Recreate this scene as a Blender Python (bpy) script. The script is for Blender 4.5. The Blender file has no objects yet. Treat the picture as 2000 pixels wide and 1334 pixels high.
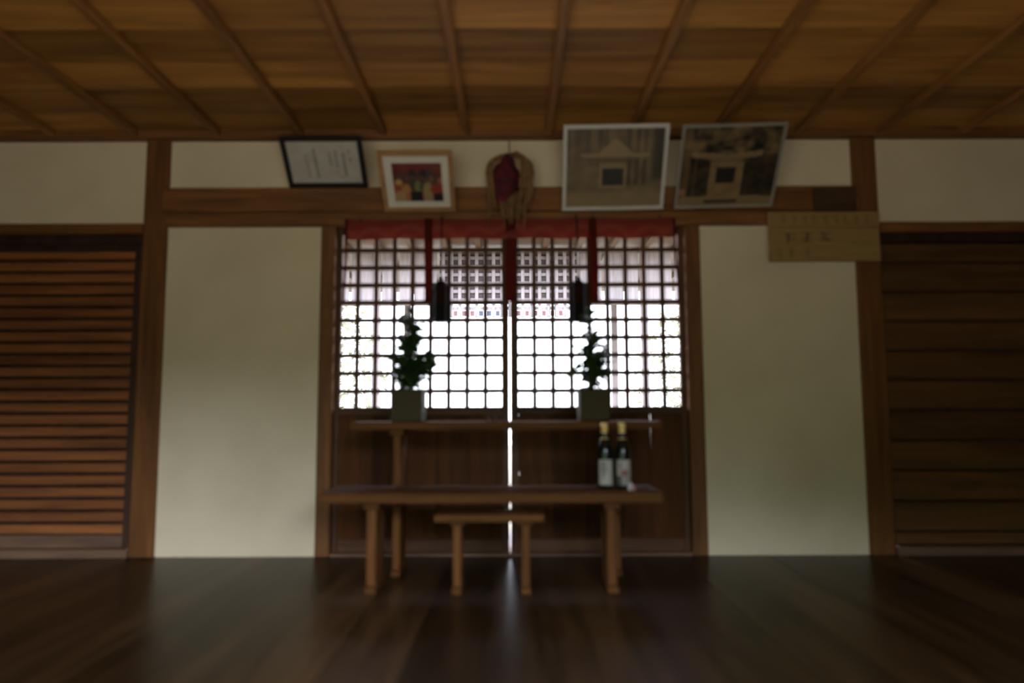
import bpy, bmesh, math, random
from mathutils import Vector, Matrix, Euler, noise as mnoise

scene = bpy.context.scene
COL = scene.collection
rng = random.Random(7)
R = math.radians

# ------------------------------------------------------------------ camera
cam_d = bpy.data.cameras.new('camera')
cam = bpy.data.objects.new('camera', cam_d)
COL.objects.link(cam)
cam_d.sensor_width = 36.0
cam_d.lens = 25.13
cam_d.clip_start = 0.02
cam_d.clip_end = 300
cam_d.dof.use_dof = True
cam_d.dof.focus_distance = 28.0
cam_d.dof.aperture_fstop = 1.0
cam.matrix_world = (Matrix.Translation((0, 0, 0.756)) @ Matrix.Rotation(R(95.44), 4, 'X')
                    @ Matrix.Rotation(R(-0.2), 4, 'Z'))
scene.camera = cam

# ------------------------------------------------------------------ sky: even bright overcast
world = bpy.data.worlds.new('overcast_sky')
scene.world = world
world.use_nodes = True
wn = world.node_tree
wn.nodes['Background'].inputs['Color'].default_value = (0.86, 0.93, 1.20, 1)
wn.nodes['Background'].inputs['Strength'].default_value = 1.0

scene.view_settings.view_transform = 'Standard'
scene.view_settings.look = 'None'
scene.view_settings.gamma = 1.0
scene.view_settings.use_curve_mapping = False
scene.view_settings.exposure = 4.5
scene.cycles.max_bounces = 10
scene.cycles.diffuse_bounces = 7
scene.cycles.glossy_bounces = 4
scene.cycles.use_denoising = True

# daylight portals: give no light of their own, they only guide sky sampling through the openings
def portal(name, loc, rot, sx, sy):
    l = bpy.data.lights.new(name, 'AREA')
    l.shape = 'RECTANGLE'; l.size = sx; l.size_y = sy
    l.cycles.is_portal = True
    o = bpy.data.objects.new(name, l)
    COL.objects.link(o)
    o.location = loc; o.rotation_euler = rot
# (filled in below once the openings are defined)

# ------------------------------------------------------------------ materials
def new_mat(name):
    m = bpy.data.materials.new(name)
    m.use_nodes = True
    return m, m.node_tree, m.node_tree.nodes['Principled BSDF']

def wood(name, light, dark, axis='X', scale=9.0, rough=0.55, var=0.35, bump=0.25, stretch=14.0, spec=0.22, coat=0.0):
    m, nt, b = new_mat(name)
    tc = nt.nodes.new('ShaderNodeTexCoord')
    oi = nt.nodes.new('ShaderNodeObjectInfo')
    mul = nt.nodes.new('ShaderNodeVectorMath'); mul.operation = 'SCALE'
    comb = nt.nodes.new('ShaderNodeCombineXYZ')
    for i in range(3): nt.links.new(oi.outputs['Random'], comb.inputs[i])
    nt.links.new(comb.outputs[0], mul.inputs[0]); mul.inputs['Scale'].default_value = 37.0
    add = nt.nodes.new('ShaderNodeVectorMath'); add.operation = 'ADD'
    nt.links.new(tc.outputs['Object'], add.inputs[0]); nt.links.new(mul.outputs[0], add.inputs[1])
    mp = nt.nodes.new('ShaderNodeMapping')
    sc = [scale, scale, scale]; sc['XYZ'.index(axis)] = scale / stretch
    mp.inputs['Scale'].default_value = sc
    nt.links.new(add.outputs[0], mp.inputs['Vector'])
    n1 = nt.nodes.new('ShaderNodeTexNoise'); n1.inputs['Scale'].default_value = 2.2
    n1.inputs['Detail'].default_value = 7; n1.inputs['Distortion'].default_value = 0.6
    nt.links.new(mp.outputs[0], n1.inputs['Vector'])
    n2 = nt.nodes.new('ShaderNodeTexNoise'); n2.inputs['Scale'].default_value = 11
    n2.inputs['Detail'].default_value = 4
    nt.links.new(mp.outputs[0], n2.inputs['Vector'])
    mx = nt.nodes.new('ShaderNodeMath'); mx.operation = 'MULTIPLY_ADD'
    nt.links.new(n2.outputs['Fac'], mx.inputs[0]); mx.inputs[1].default_value = 0.35
    nt.links.new(n1.outputs['Fac'], mx.inputs[2])
    cr = nt.nodes.new('ShaderNodeValToRGB')
    cr.color_ramp.elements[0].position = 0.46; cr.color_ramp.elements[0].color = (*dark, 1)
    cr.color_ramp.elements[1].position = 0.84; cr.color_ramp.elements[1].color = (*light, 1)
    nt.links.new(mx.outputs[0], cr.inputs['Fac'])
    hsv = nt.nodes.new('ShaderNodeHueSaturation')
    nt.links.new(cr.outputs['Color'], hsv.inputs['Color'])
    mr = nt.nodes.new('ShaderNodeMapRange')
    nt.links.new(oi.outputs['Random'], mr.inputs['Value'])
    mr.inputs['To Min'].default_value = 1 - var; mr.inputs['To Max'].default_value = 1 + var
    nt.links.new(mr.outputs['Result'], hsv.inputs['Value'])
    nt.links.new(hsv.outputs['Color'], b.inputs['Base Color'])
    b.inputs['Roughness'].default_value = rough
    b.inputs['Specular IOR Level'].default_value = spec
    b.inputs['Coat Weight'].default_value = coat
    bp = nt.nodes.new('ShaderNodeBump'); bp.inputs['Strength'].default_value = bump
    bp.inputs['Distance'].default_value = 0.004
    nt.links.new(mx.outputs[0], bp.inputs['Height'])
    nt.links.new(bp.outputs['Normal'], b.inputs['Normal'])
    return m

def plain(name, col, rough=0.6, metal=0.0, spec=0.5, noise_amt=0.15, nscale=12.0, bump=0.0, trans=0.0):
    m, nt, b = new_mat(name)
    tc = nt.nodes.new('ShaderNodeTexCoord')
    n = nt.nodes.new('ShaderNodeTexNoise'); n.inputs['Scale'].default_value = nscale; n.inputs['Detail'].default_value = 5
    nt.links.new(tc.outputs['Object'], n.inputs['Vector'])
    cr = nt.nodes.new('ShaderNodeValToRGB')
    lo = [max(0, c * (1 - noise_amt)) for c in col]; hi = [min(1, c * (1 + noise_amt)) for c in col]
    cr.color_ramp.elements[0].position = 0.3; cr.color_ramp.elements[0].color = (*lo, 1)
    cr.color_ramp.elements[1].position = 0.7; cr.color_ramp.elements[1].color = (*hi, 1)
    nt.links.new(n.outputs['Fac'], cr.inputs['Fac'])
    nt.links.new(cr.outputs['Color'], b.inputs['Base Color'])
    b.inputs['Roughness'].default_value = rough
    b.inputs['Metallic'].default_value = metal
    b.inputs['Specular IOR Level'].default_value = spec
    if trans: b.inputs['Transmission Weight'].default_value = trans
    if bump:
        bp = nt.nodes.new('ShaderNodeBump'); bp.inputs['Strength'].default_value = bump
        bp.inputs['Distance'].default_value = 0.003
        nt.links.new(n.outputs['Fac'], bp.inputs['Height']); nt.links.new(bp.outputs['Normal'], b.inputs['Normal'])
    return m

def print_mat(name, rough=0.6, coat=0.0):
    m, nt, b = new_mat(name)
    a = nt.nodes.new('ShaderNodeAttribute'); a.attribute_name = 'ink'
    nt.links.new(a.outputs['Color'], b.inputs['Base Color'])
    b.inputs['Roughness'].default_value = rough
    b.inputs['Coat Weight'].default_value = coat
    b.inputs['Coat Roughness'].default_value = 0.1
    return m

def plaster_mat():
    m, nt, b = new_mat('lime_plaster')
    tc = nt.nodes.new('ShaderNodeTexCoord')
    n = nt.nodes.new('ShaderNodeTexNoise'); n.inputs['Scale'].default_value = 2.0; n.inputs['Detail'].default_value = 8
    nt.links.new(tc.outputs['Object'], n.inputs['Vector'])
    cr = nt.nodes.new('ShaderNodeValToRGB')
    cr.color_ramp.elements[0].position = 0.32; cr.color_ramp.elements[0].color = (0.64, 0.535, 0.32, 1)
    cr.color_ramp.elements[1].position = 0.62; cr.color_ramp.elements[1].color = (0.73, 0.62, 0.385, 1)
    nt.links.new(n.outputs['Fac'], cr.inputs['Fac'])
    nt.links.new(cr.outputs['Color'], b.inputs['Base Color'])
    b.inputs['Roughness'].default_value = 0.9
    n2 = nt.nodes.new('ShaderNodeTexNoise'); n2.inputs['Scale'].default_value = 60
    nt.links.new(tc.outputs['Object'], n2.inputs['Vector'])
    bp = nt.nodes.new('ShaderNodeBump'); bp.inputs['Strength'].default_value = 0.2; bp.inputs['Distance'].default_value = 0.002
    nt.links.new(n2.outputs['Fac'], bp.inputs['Height']); nt.links.new(bp.outputs['Normal'], b.inputs['Normal'])
    return m

def cloth_mat():
    # red cloth woven with small paler diamonds
    m, nt, b = new_mat('red_brocade')
    tc = nt.nodes.new('ShaderNodeTexCoord')
    mp = nt.nodes.new('ShaderNodeMapping'); mp.inputs['Rotation'].default_value = (0, R(45), 0)
    mp.inputs['Scale'].default_value = (28, 28, 28)
    nt.links.new(tc.outputs['Object'], mp.inputs['Vector'])
    v = nt.nodes.new('ShaderNodeTexVoronoi'); v.feature = 'F1'; v.inputs['Randomness'].default_value = 0.15
    nt.links.new(mp.outputs[0], v.inputs['Vector'])
    cr = nt.nodes.new('ShaderNodeValToRGB')
    cr.color_ramp.elements[0].position = 0.18; cr.color_ramp.elements[0].color = (0.50, 0.18, 0.105, 1)
    cr.color_ramp.elements[1].position = 0.42; cr.color_ramp.elements[1].color = (0.30, 0.052, 0.029, 1)
    nt.links.new(v.outputs['Distance'], cr.inputs['Fac'])
    nt.links.new(cr.outputs['Color'], b.inputs['Base Color'])
    b.inputs['Roughness'].default_value = 0.8
    return m

M = {}
M['plaster'] = plaster_mat()
M['post'] = wood('aged_post_wood', (0.195, 0.080, 0.020), (0.105, 0.041, 0.010), 'Z', var=0.1)
M['beam'] = wood('aged_beam_wood', (0.245, 0.102, 0.025), (0.115, 0.046, 0.012), 'X', var=0.1)
M['ceil'] = wood('ceiling_cedar', (0.51, 0.24, 0.048), (0.27, 0.12, 0.023), 'X', var=0.34, scale=7)
M['ceilbat'] = wood('ceiling_batten_wood', (0.36, 0.16, 0.036), (0.18, 0.078, 0.018), 'Y', var=0.15)
M['floor'] = wood('dark_floor_wood', (0.050, 0.026, 0.009), (0.018, 0.0095, 0.0035), 'Y', rough=0.30, var=0.5, bump=0.12, spec=0.08, scale=6)
M['lat'] = wood('lattice_wood', (0.12, 0.052, 0.018), (0.06, 0.025, 0.009), 'X', var=0.15)
M['latz'] = wood('lattice_wood_upright', (0.12, 0.052, 0.018), (0.06, 0.025, 0.009), 'Z', var=0.15)
M['panel'] = wood('door_panel_wood', (0.100, 0.034, 0.006), (0.050, 0.017, 0.003), 'Z', var=0.2, spec=0.1)
M['shut'] = wood('shutter_slat_wood', (0.30, 0.108, 0.030), (0.145, 0.052, 0.015), 'X', var=0.2)
M['shutdark'] = wood('shutter_backing_wood', (0.055, 0.027, 0.014), (0.025, 0.012, 0.007), 'Z', var=0.3)
M['rdoor'] = wood('plank_door_wood', (0.155, 0.070, 0.020), (0.085, 0.036, 0.011), 'X', var=0.2)
M['bench'] = wood('bench_wood', (0.118, 0.047, 0.010), (0.060, 0.024, 0.005), 'X', var=0.08, rough=0.6, spec=0.08)
M['benchz'] = wood('bench_leg_wood', (0.160, 0.064, 0.015), (0.080, 0.031, 0.008), 'Z', var=0.08, rough=0.6, spec=0.08)
M['outer'] = wood('weathered_outer_wood', (0.22, 0.18, 0.15), (0.12, 0.1, 0.085), 'X', var=0.1)
M['sidewall'] = wood('side_board_wood', (0.22, 0.11, 0.045), (0.12, 0.058, 0.024), 'Z', var=0.1)
M['cloth'] = cloth_mat()
M['ribbon'] = plain('red_ribbon', (0.17, 0.028, 0.017), 0.9, spec=0.1)
M['iron'] = plain('dark_iron', (0.02, 0.018, 0.016), 0.6, metal=0.3)
M['blackframe'] = plain('black_lacquer_frame', (0.012, 0.008, 0.007), 0.45)
M['woodframe'] = wood('tan_frame_wood', (0.45, 0.25, 0.105), (0.32, 0.165, 0.065), 'X', var=0.1)
M['mat'] = plain('cream_mount_card', (0.70, 0.66, 0.50), 0.85, noise_amt=0.03)
M['silver'] = plain('pale_metal_frame', (0.62, 0.60, 0.50), 0.45, noise_amt=0.04)
M['greyframe'] = plain('grey_metal_frame', (0.30, 0.28, 0.21), 0.45, noise_amt=0.05)
M['print'] = print_mat('printed_paper')
M['photo'] = print_mat('photo_print', 0.45, 0.15)
M['straw'] = plain('dry_straw', (0.22, 0.12, 0.035), 0.8, noise_amt=0.3, nscale=40)
M['redstuff'] = plain('crumpled_red_cloth', (0.085, 0.003, 0.006), 0.85, noise_amt=0.9, nscale=30, bump=0.4)
M['cord'] = plain('brown_cord', (0.10, 0.07, 0.04), 0.9)
M['lantern'] = plain('dark_bronze', (0.010, 0.008, 0.006), 0.8, spec=0.1)
M['lantern_red'] = plain('dark_red_lacquer', (0.022, 0.006, 0.004), 0.8, spec=0.1)
M['vase'] = plain('olive_grey_glaze', (0.058, 0.048, 0.019), 0.7, spec=0.12, noise_amt=0.08)
M['leaf'] = plain('evergreen_leaf', (0.035, 0.075, 0.018), 0.4, noise_amt=0.3)
M['stem'] = plain('branch_bark', (0.07, 0.055, 0.03), 0.8)
M['glass'] = plain('dark_bottle_glass', (0.006, 0.008, 0.005), 0.15, spec=0.5, noise_amt=0)
M['gold'] = plain('gold_cap', (0.75, 0.52, 0.15), 0.38, metal=0.35, noise_amt=0.05)
M['label'] = print_mat('bottle_label_paper', 0.7)
M['gravel'] = plain('pale_gravel', (0.18, 0.15, 0.095), 0.95, noise_amt=0.12, nscale=6, bump=0.4)
M['tree'] = plain('pale_foliage', (0.38, 0.375, 0.27), 0.8, noise_amt=0.35, nscale=3)  # pale leaf colour with random variation
M['skyscreen'] = plain('sky_screen_green', (0.035, 0.055, 0.02), 0.95, noise_amt=0.3, nscale=1)
M['palebackdrop'] = plain('pale_backdrop_tone', (0.34, 0.335, 0.285), 0.95, noise_amt=0.12, nscale=0.4)
M['roof'] = plain('roof_bark', (0.16, 0.13, 0.11), 0.9, noise_amt=0.15)
M['tan'] = wood('eave_board_wood', (0.10, 0.060, 0.032), (0.06, 0.036, 0.02), 'X', var=0.1)
M['pinkwood'] = wood('pale_weathered_wood', (0.20, 0.170, 0.152), (0.135, 0.115, 0.103), 'Z', var=0.08)
M['intshade'] = wood('interior_shade_brown', (0.06, 0.042, 0.03), (0.035, 0.025, 0.018), 'X', var=0.1)
M['tagred'] = plain('red_tag', (0.09, 0.03, 0.028), 0.7)
M['tagnavy'] = plain('navy_tag', (0.025, 0.03, 0.045), 0.7)
M['paper'] = plain('white_paper', (0.42, 0.40, 0.36), 0.8, noise_amt=0.05)
M['pink'] = plain('pink_paper', (0.42, 0.20, 0.17), 0.8, noise_amt=0.1)
M['darkplate'] = wood('dark_plate_wood', (0.085, 0.045, 0.018), (0.04, 0.02, 0.009), 'X', var=0.05)
M['endgrain'] = wood('sill_wood', (0.20, 0.115, 0.06), (0.11, 0.06, 0.032), 'X', var=0.1)

# ------------------------------------------------------------------ object helpers
WORLD = {}
def finish(o, parent, wl):
    COL.objects.link(o)
    wl = Vector(wl)
    WORLD[o] = wl
    if parent is not None:
        o.parent = parent
        o.location = wl - WORLD[parent]
    else:
        o.location = wl
    return o

def tag(o, label=None, cat=None, group=None, kind=None):
    if label: o['label'] = label
    if cat: o['category'] = cat
    if group: o['group'] = group
    if kind: o['kind'] = kind
    return o

def empty(name, loc, label=None, cat=None, group=None, kind=None, parent=None):
    o = bpy.data.objects.new(name, None)
    o.empty_display_size = 0.05
    finish(o, parent, loc)
    return tag(o, label, cat, group, kind)

def mesh_obj(name, bm, mat, parent=None, loc=(0, 0, 0), smooth=False):
    me = bpy.data.meshes.new(name)
    bm.to_mesh(me); bm.free()
    if mat: me.materials.append(mat)
    if smooth:
        for p in me.polygons: p.use_smooth = True
    return finish(bpy.data.objects.new(name, me), parent, loc)

_cache = {}
def box_mesh(name, size, mat, bevel):
    key = (tuple(round(s, 5) for s in size), mat.name, round(bevel, 5))
    if key in _cache: return _cache[key]
    bm = bmesh.new()
    bmesh.ops.create_cube(bm, size=1.0)
    bmesh.ops.scale(bm, vec=size, verts=bm.verts)
    if bevel > 0:
        bmesh.ops.bevel(bm, geom=bm.edges[:], offset=min(bevel, min(size) * 0.3), segments=1, affect='EDGES')
    me = bpy.data.meshes.new(name); bm.to_mesh(me); bm.free()
    me.materials.append(mat)
    _cache[key] = me
    return me

def box(name, x0, x1, y0, y1, z0, z1, mat, parent=None, bevel=0.003):
    size = (x1 - x0, y1 - y0, z1 - z0)
    o = bpy.data.objects.new(name, box_mesh(name, size, mat, bevel))
    return finish(o, parent, ((x0 + x1) / 2, (y0 + y1) / 2, (z0 + z1) / 2))

def prism(name, pts, y0, y1, mat, parent=None):
    """polygon in the XZ plane extruded along Y (world coordinates)"""
    cx = sum(p[0] for p in pts) / len(pts); cz = sum(p[1] for p in pts) / len(pts); cy = (y0 + y1) / 2
    bm = bmesh.new()
    a = [bm.verts.new((p[0] - cx, y0 - cy, p[1] - cz)) for p in pts]
    b = [bm.verts.new((p[0] - cx, y1 - cy, p[1] - cz)) for p in pts]
    bm.faces.new(a); bm.faces.new(b[::-1])
    n = len(pts)
    for i in range(n):
        bm.faces.new((a[i], b[i], b[(i + 1) % n], a[(i + 1) % n]))
    bmesh.ops.recalc_face_normals(bm, faces=bm.faces)
    return mesh_obj(name, bm, mat, parent, (cx, cy, cz))

def lathe(bm, prof, seg=24, center=(0, 0, 0), cap=True):
    rings = []
    for r, z in prof:
        rings.append([bm.verts.new((center[0] + r * math.cos(2 * math.pi * k / seg),
                                    center[1] + r * math.sin(2 * math.pi * k / seg), center[2] + z)) for k in range(seg)])
    for a, b in zip(rings, rings[1:]):
        for k in range(seg):
            bm.faces.new((a[k], a[(k + 1) % seg], b[(k + 1) % seg], b[k]))
    if cap:
        bm.faces.new(rings[0][::-1]); bm.faces.new(rings[-1])

def tube(bm, pts, rad, seg=6):
    """tube through pts; rad a number or a list"""
    pts = [Vector(p) for p in pts]
    rings = []
    for i, p in enumerate(pts):
        d = (pts[min(i + 1, len(pts) - 1)] - pts[max(i - 1, 0)]).normalized()
        ref = Vector((0, 1, 0)) if abs(d.y) < 0.9 else Vector((1, 0, 0))
        u = d.cross(ref).normalized(); v = d.cross(u).normalized()
        r = rad[i] if isinstance(rad, (list, tuple)) else rad
        rings.append([bm.verts.new(p + (u * math.cos(2 * math.pi * k / seg) + v * math.sin(2 * math.pi * k / seg)) * r) for k in range(seg)])
    for a, b in zip(rings, rings[1:]):
        for k in range(seg):
            bm.faces.new((a[k], a[(k + 1) % seg], b[(k + 1) % seg], b[k]))
    bm.faces.new(rings[0][::-1]); bm.faces.new(rings[-1])
    bmesh.ops.recalc_face_normals(bm, faces=bm.faces)

def painted(name, w, h, fn, mat, parent=None, loc=(0, 0, 0), nx=72, nz=60, curve=None):
    """flat print in the local XZ plane facing -Y; fn(u,v)->rgb, v counted downwards"""
    bm = bmesh.new()
    lay = bm.verts.layers.float_color.new('ink')
    g = []
    for j in range(nz + 1):
        row = []
        for i in range(nx + 1):
            u, v = i / nx, j / nz
            if curve:
                a = (u - 0.5) * w / curve
                p = (curve * math.sin(a), -curve * math.cos(a), (0.5 - v) * h)
            else:
                p = ((u - 0.5) * w, 0, (0.5 - v) * h)
            vv = bm.verts.new(p)
            vv[lay] = (*fn(u, v), 1)
            row.append(vv)
        g.append(row)
    for j in range(nz):
        for i in range(nx):
            bm.faces.new((g[j + 1][i], g[j + 1][i + 1], g[j][i + 1], g[j][i]))
    return mesh_obj(name, bm, mat, parent, loc, smooth=bool(curve))

def mix(a, b, t):
    t = max(0, min(1, t)); return tuple(x * (1 - t) + y * t for x, y in zip(a, b))

def nz2(u, v, s, seed=0):
    return mnoise.noise(Vector((u * s, v * s, seed * 7.3)))

# ================================================================== the room
W = 3.77            # face of the posts
CZ = 2.262          # ceiling height
XL, XR, YB = -3.85, 3.85, -0.50

# ---- floor: dark boards running towards the lattice doors
floor = box('floor', XL, XR, YB, 4.0, -0.20, -0.032, M['shutdark'], bevel=0)
tag(floor, kind='structure')
x = XL
while x < XR - 0.05:
    w = 0.235
    x1 = min(x + w, XR)
    box('floor_plank', x + 0.0004, x1 - 0.0004, YB, 3.95, -0.032, rng.uniform(-0.0012, 0.0), M['floor'], floor, 0)
    x = x1

# ---- ceiling: lapped cedar boards on slim battens
ceiling = box('ceiling', XL, XR, YB, 4.0, CZ + 0.06, CZ + 0.20, M['shutdark'], bevel=0)
tag(ceiling, kind='structure')
y = 3.76; k = 0
while y > YB + 0.01:
    y0 = max(y - 0.262, YB)
    xa = XL
    while xa < XR - 0.01:
        xb = xa + 0.4465 * rng.choice((2, 3, 4, 5)) if xa > XL else -0.022 + 0.4465 * (rng.randint(-7, -3) + 0.5)
        if XR - xb < 0.5: xb = XR
        b = box('ceiling_board', xa, xb, y0 - 0.012, y, CZ + 0.010, CZ + 0.022, M['ceil'], ceiling, 0)
        b.rotation_euler = (R(-3.0), 0, 0)
        xa = xb
    y = y0
for k in range(-8, 9):
    xb = -0.022 + 0.4465 * (k - 0.5) + 0.0
    if XL + 0.1 < xb < XR - 0.1:
        box('ceiling_batten', xb - 0.019, xb + 0.019, YB, 3.745, CZ - 0.030, CZ + 0.002, M['ceilbat'], ceiling, 0.004)

# ---- front wall
wall = empty('wall_front', (0, W, 0), kind='structure')
PY0, PY1 = 3.795, 3.86       # plaster
def post(x0, x1, z0=0.0, z1=CZ, yf=W):
    return box('post', x0, x1, yf, 3.90, z0, z1, M['post'], wall, 0.006)
post(-1.985, -1.858); post(1.850, 1.980); post(-3.85, -3.75); post(3.75, 3.85)
# door jambs
box('door_jamb', -1.025, -0.948, 3.775, 3.90, 0.0, 1.748, M['post'], wall, 0.005)
box('door_jamb', 0.930, 1.012, 3.775, 3.90, 0.0, 1.748, M['post'], wall, 0.005)
# ceiling moulding
box('ceiling_moulding', XL, XR, 3.735, 3.90, 2.222, CZ + 0.01, M['beam'], wall, 0.005)
# the head beam between the posts, two timbers deep
box('head_beam', -1.880, 1.866, 3.742, 3.90, 1.815, 1.948, M['beam'], wall, 0.006)
box('lower_head_beam', -1.858, 1.850, 3.752, 3.90, 1.742, 1.8145, M['beam'], wall, 0.005)
# plaster panels
for (x0, x1, z0, z1) in ((-1.858, 1.850, 1.948, 2.222), (-1.858, -1.025, 0.0, 1.742), (1.012, 1.850, 0.0, 1.742),
                         (-3.75, -1.985, 1.757, 2.222), (1.980, 3.75, 1.752, 2.222)):
    box('plaster_panel', x0, x1, PY0, PY1, z0, z1, M['plaster'], wall, 0)
# side bay lintels and sills
for x0, x1, zt in ((-3.75, -1.985, 1.760), (1.980, 3.75, 1.755)):
    box('lintel', x0, x1, 3.765, 3.90, zt - 0.055, zt, M['beam'], wall, 0.004)
    box('door_track', x0, x1, 3.80, 3.90, zt - 0.105, zt - 0.055, M['shutdark'], wall, 0.003)
    box('sill', x0, x1, 3.755, 3.90, 0.0, 0.045, M['endgrain'], wall, 0.004)
box('threshold', -0.948, 0.930, 3.775, 3.95, 0.0, 0.016, M['endgrain'], wall, 0.003)

# ---- slatted sliding doors in the left bay
def slat_door(name, x0, x1, y):
    d = empty(name, ((x0 + x1) / 2, y, 0.045), kind='structure')
    st = 0.042
    box('stile', x0, x0 + st, y, y + 0.035, 0.045, 1.656, M['shutdark'], d)
    box('stile', x1 - st, x1, y, y + 0.035, 0.045, 1.656, M['shutdark'], d)
    box('bottom_rail', x0 + st, x1 - st, y, y + 0.035, 0.045, 0.110, M['endgrain'], d)
    box('top_rail', x0 + st, x1 - st, y, y + 0.035, 1.615, 1.656, M['shutdark'], d)
    z = 0.116
    while z < 1.60:
        box('slat', x0 + st, x1 - st, y + 0.003, y + 0.020, z, z + 0.047, M['shut'], d, 0.004)
        z += 0.0635
    n = 6; bw = (x1 - x0) / n
    for i in range(n):
        box('backing_board', x0 + i * bw, x0 + (i + 1) * bw, y + 0.045, y + 0.055, 0.05, 1.65, M['shutdark'], d, 0)
    return d
slat_door('door_1', -2.955, -2.000, 3.812)
slat_door('door_2', -3.750, -2.925, 3.885)

# ---- plank doors in the right bay
def plank_door(name, x0, x1, y):
    d = empty(name, ((x0 + x1) / 2, y, 0.045), kind='structure')
    zs = [0.045, 0.112] + [0.112 + 0.1585 * k for k in range(1, 10)] + [1.65]
    for a, b in zip(zs, zs[1:]):
        if b - a > 0.02:
            box('plank', x0, x1, y, y + 0.03, a + 0.006, b - 0.006, M['rdoor'], d, 0.004)
    box('backing_board', x0, x1, y + 0.022, y + 0.045, 0.045, 1.65, M['shutdark'], d, 0)
    return d
plank_door('door_3', 2.000, 2.930, 3.812)
plank_door('door_4', 2.905, 3.750, 3.885)

# ---- the pair of lattice doors in the middle
def lattice_door(name, x0, x1, ox0, ox1, y, crack=None, notch=None):
    d = empty(name, ((x0 + x1) / 2, y, 0.016), kind='structure')
    oz0, oz1 = 0.772, 1.705
    t = 0.034
    box('stile', x0, ox0, y, y + t, 0.0155, 1.742, M['latz'], d)
    box('stile', ox1, x1, y, y + t, 0.0155, 1.742, M['latz'], d)
    box('top_rail', ox0, ox1, y, y + t, oz1, 1.742, M['lat'], d)
    box('middle_rail', ox0, ox1, y, y + t, 0.728, oz0, M['lat'], d)
    box('bottom_rail', ox0, ox1, y, y + t, 0.0155, 0.085, M['lat'], d)
    bw = 0.0245
    nc, nr = 9, 10
    px = (ox1 - ox0 + bw) / nc
    for i in range(1, nc):
        xc = ox0 - bw / 2 + i * px
        box('lattice_upright', xc - bw / 2, xc + bw / 2, y + 0.002, y + 0.018, oz0, oz1, M['latz'], d, 0.002)
    pz = (oz1 - oz0 + bw) / nr
    for j in range(1, nr):
        zc = oz0 - bw / 2 + j * pz
        box('lattice_crossbar', ox0, ox1, y + 0.016, y + 0.032, zc - bw / 2, zc + bw / 2, M['lat'], d, 0.002)
    # boarded lower part
    nb = 5
    cuts = [ox0 + (ox1 - ox0) * i / nb for i in range(nb + 1)]
    if crack: cuts[4] = crack
    for i in range(nb):
        a, b = cuts[i], cuts[i + 1]
        if crack and i == 3:      # warped edge: leaves a narrowing crack of daylight
            pts = [(a, 0.085), (b, 0.085), (b, 0.50), (b - 0.0050, 0.728), (a, 0.728)]
        elif notch and i == 0:    # chipped edge next to the stile
            pts = [(a, 0.085), (b, 0.085), (b, 0.728), (a, 0.728), (a, notch + 0.018), (a + 0.0016, notch), (a, notch - 0.018)]
        else:
            pts = [(a, 0.085), (b, 0.085), (b, 0.728), (a, 0.728)]
        prism('panel_board', pts, y + 0.010, y + 0.024, M['panel'], d)
        if i and not (crack and i == 4):
            box('cover_strip', a - 0.006, a + 0.006, y + 0.005, y + 0.010, 0.085, 0.728, M['panel'], d, 0.001)
    return d
lattice_door('door_5', -0.948, -0.0165, -0.918, -0.056, 3.815, notch=0.415)
lattice_door('door_6', -0.0085, 0.930, 0.034, 0.900, 3.815, crack=0.735, notch=0.417)

# ---- other walls (behind and beside the viewer)
wl_ = box('wall_left', XL - 0.1, XL, YB, 4.0, -0.2, CZ + 0.2, M['sidewall'], bevel=0); tag(wl_, kind='structure')
wr_ = box('wall_right', XR, XR + 0.1, YB, 4.0, -0.2, CZ + 0.2, M['sidewall'], bevel=0); tag(wr_, kind='structure')
wb = empty('wall_back', (0, YB, 0), kind='structure')
OX0, OX1, OZ = -1.95, 1.30, 1.74        # open doorway behind the viewer
box('board_panel', XL - 0.1, OX0, YB - 0.1, YB, -0.2, CZ + 0.2, M['sidewall'], wb, 0)
box('board_panel', OX1, XR + 0.1, YB - 0.1, YB, -0.2, CZ + 0.2, M['sidewall'], wb, 0)
box('board_panel', OX0, OX1, YB - 0.1, YB, OZ, CZ + 0.2, M['sidewall'], wb, 0)
box('post', OX0 - 0.1, OX0, YB - 0.12, YB + 0.02, 0, CZ, M['post'], wb, 0.004)
box('post', OX1, OX1 + 0.1, YB - 0.12, YB + 0.02, 0, CZ, M['post'], wb, 0.004)
portal('doorway_portal', ((OX0 + OX1) / 2, YB - 0.05, OZ / 2), (R(90), 0, 0), OX1 - OX0, OZ)
portal('lattice_portal', (-0.01, 3.86, 0.88), (R(-90), 0, 0), 1.9, 1.75)

# roof over the hall, veranda decks, ground
roof = empty('roof', (0, 0.6, 2.5), kind='structure')
box('roof_slab', -5.0, 5.0, -1.9, 5.2, 2.50, 2.62, M['roof'], roof, 0)
box('eave_beam', -5.0, 5.0, 5.06, 5.2, 2.36, 2.50, M['outer'], roof, 0.004)
box('eave_beam', -5.0, 5.0, -1.9, -1.76, 2.36, 2.50, M['outer'], roof, 0.004)
ver = box('veranda_front', -5.0, 5.0, 4.0, 4.95, -0.16, -0.06, M['outer'], bevel=0.004); tag(ver, kind='structure')
ver2 = box('veranda_back', -5.0, 5.0, -1.75, YB - 0.1, -0.16, -0.06, M['outer'], bevel=0.004); tag(ver2, kind='structure')
gr = box('ground', -60, 60, -60, 60, -0.75, -0.55, M['gravel'], bevel=0); tag(gr, kind='structure')

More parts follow.
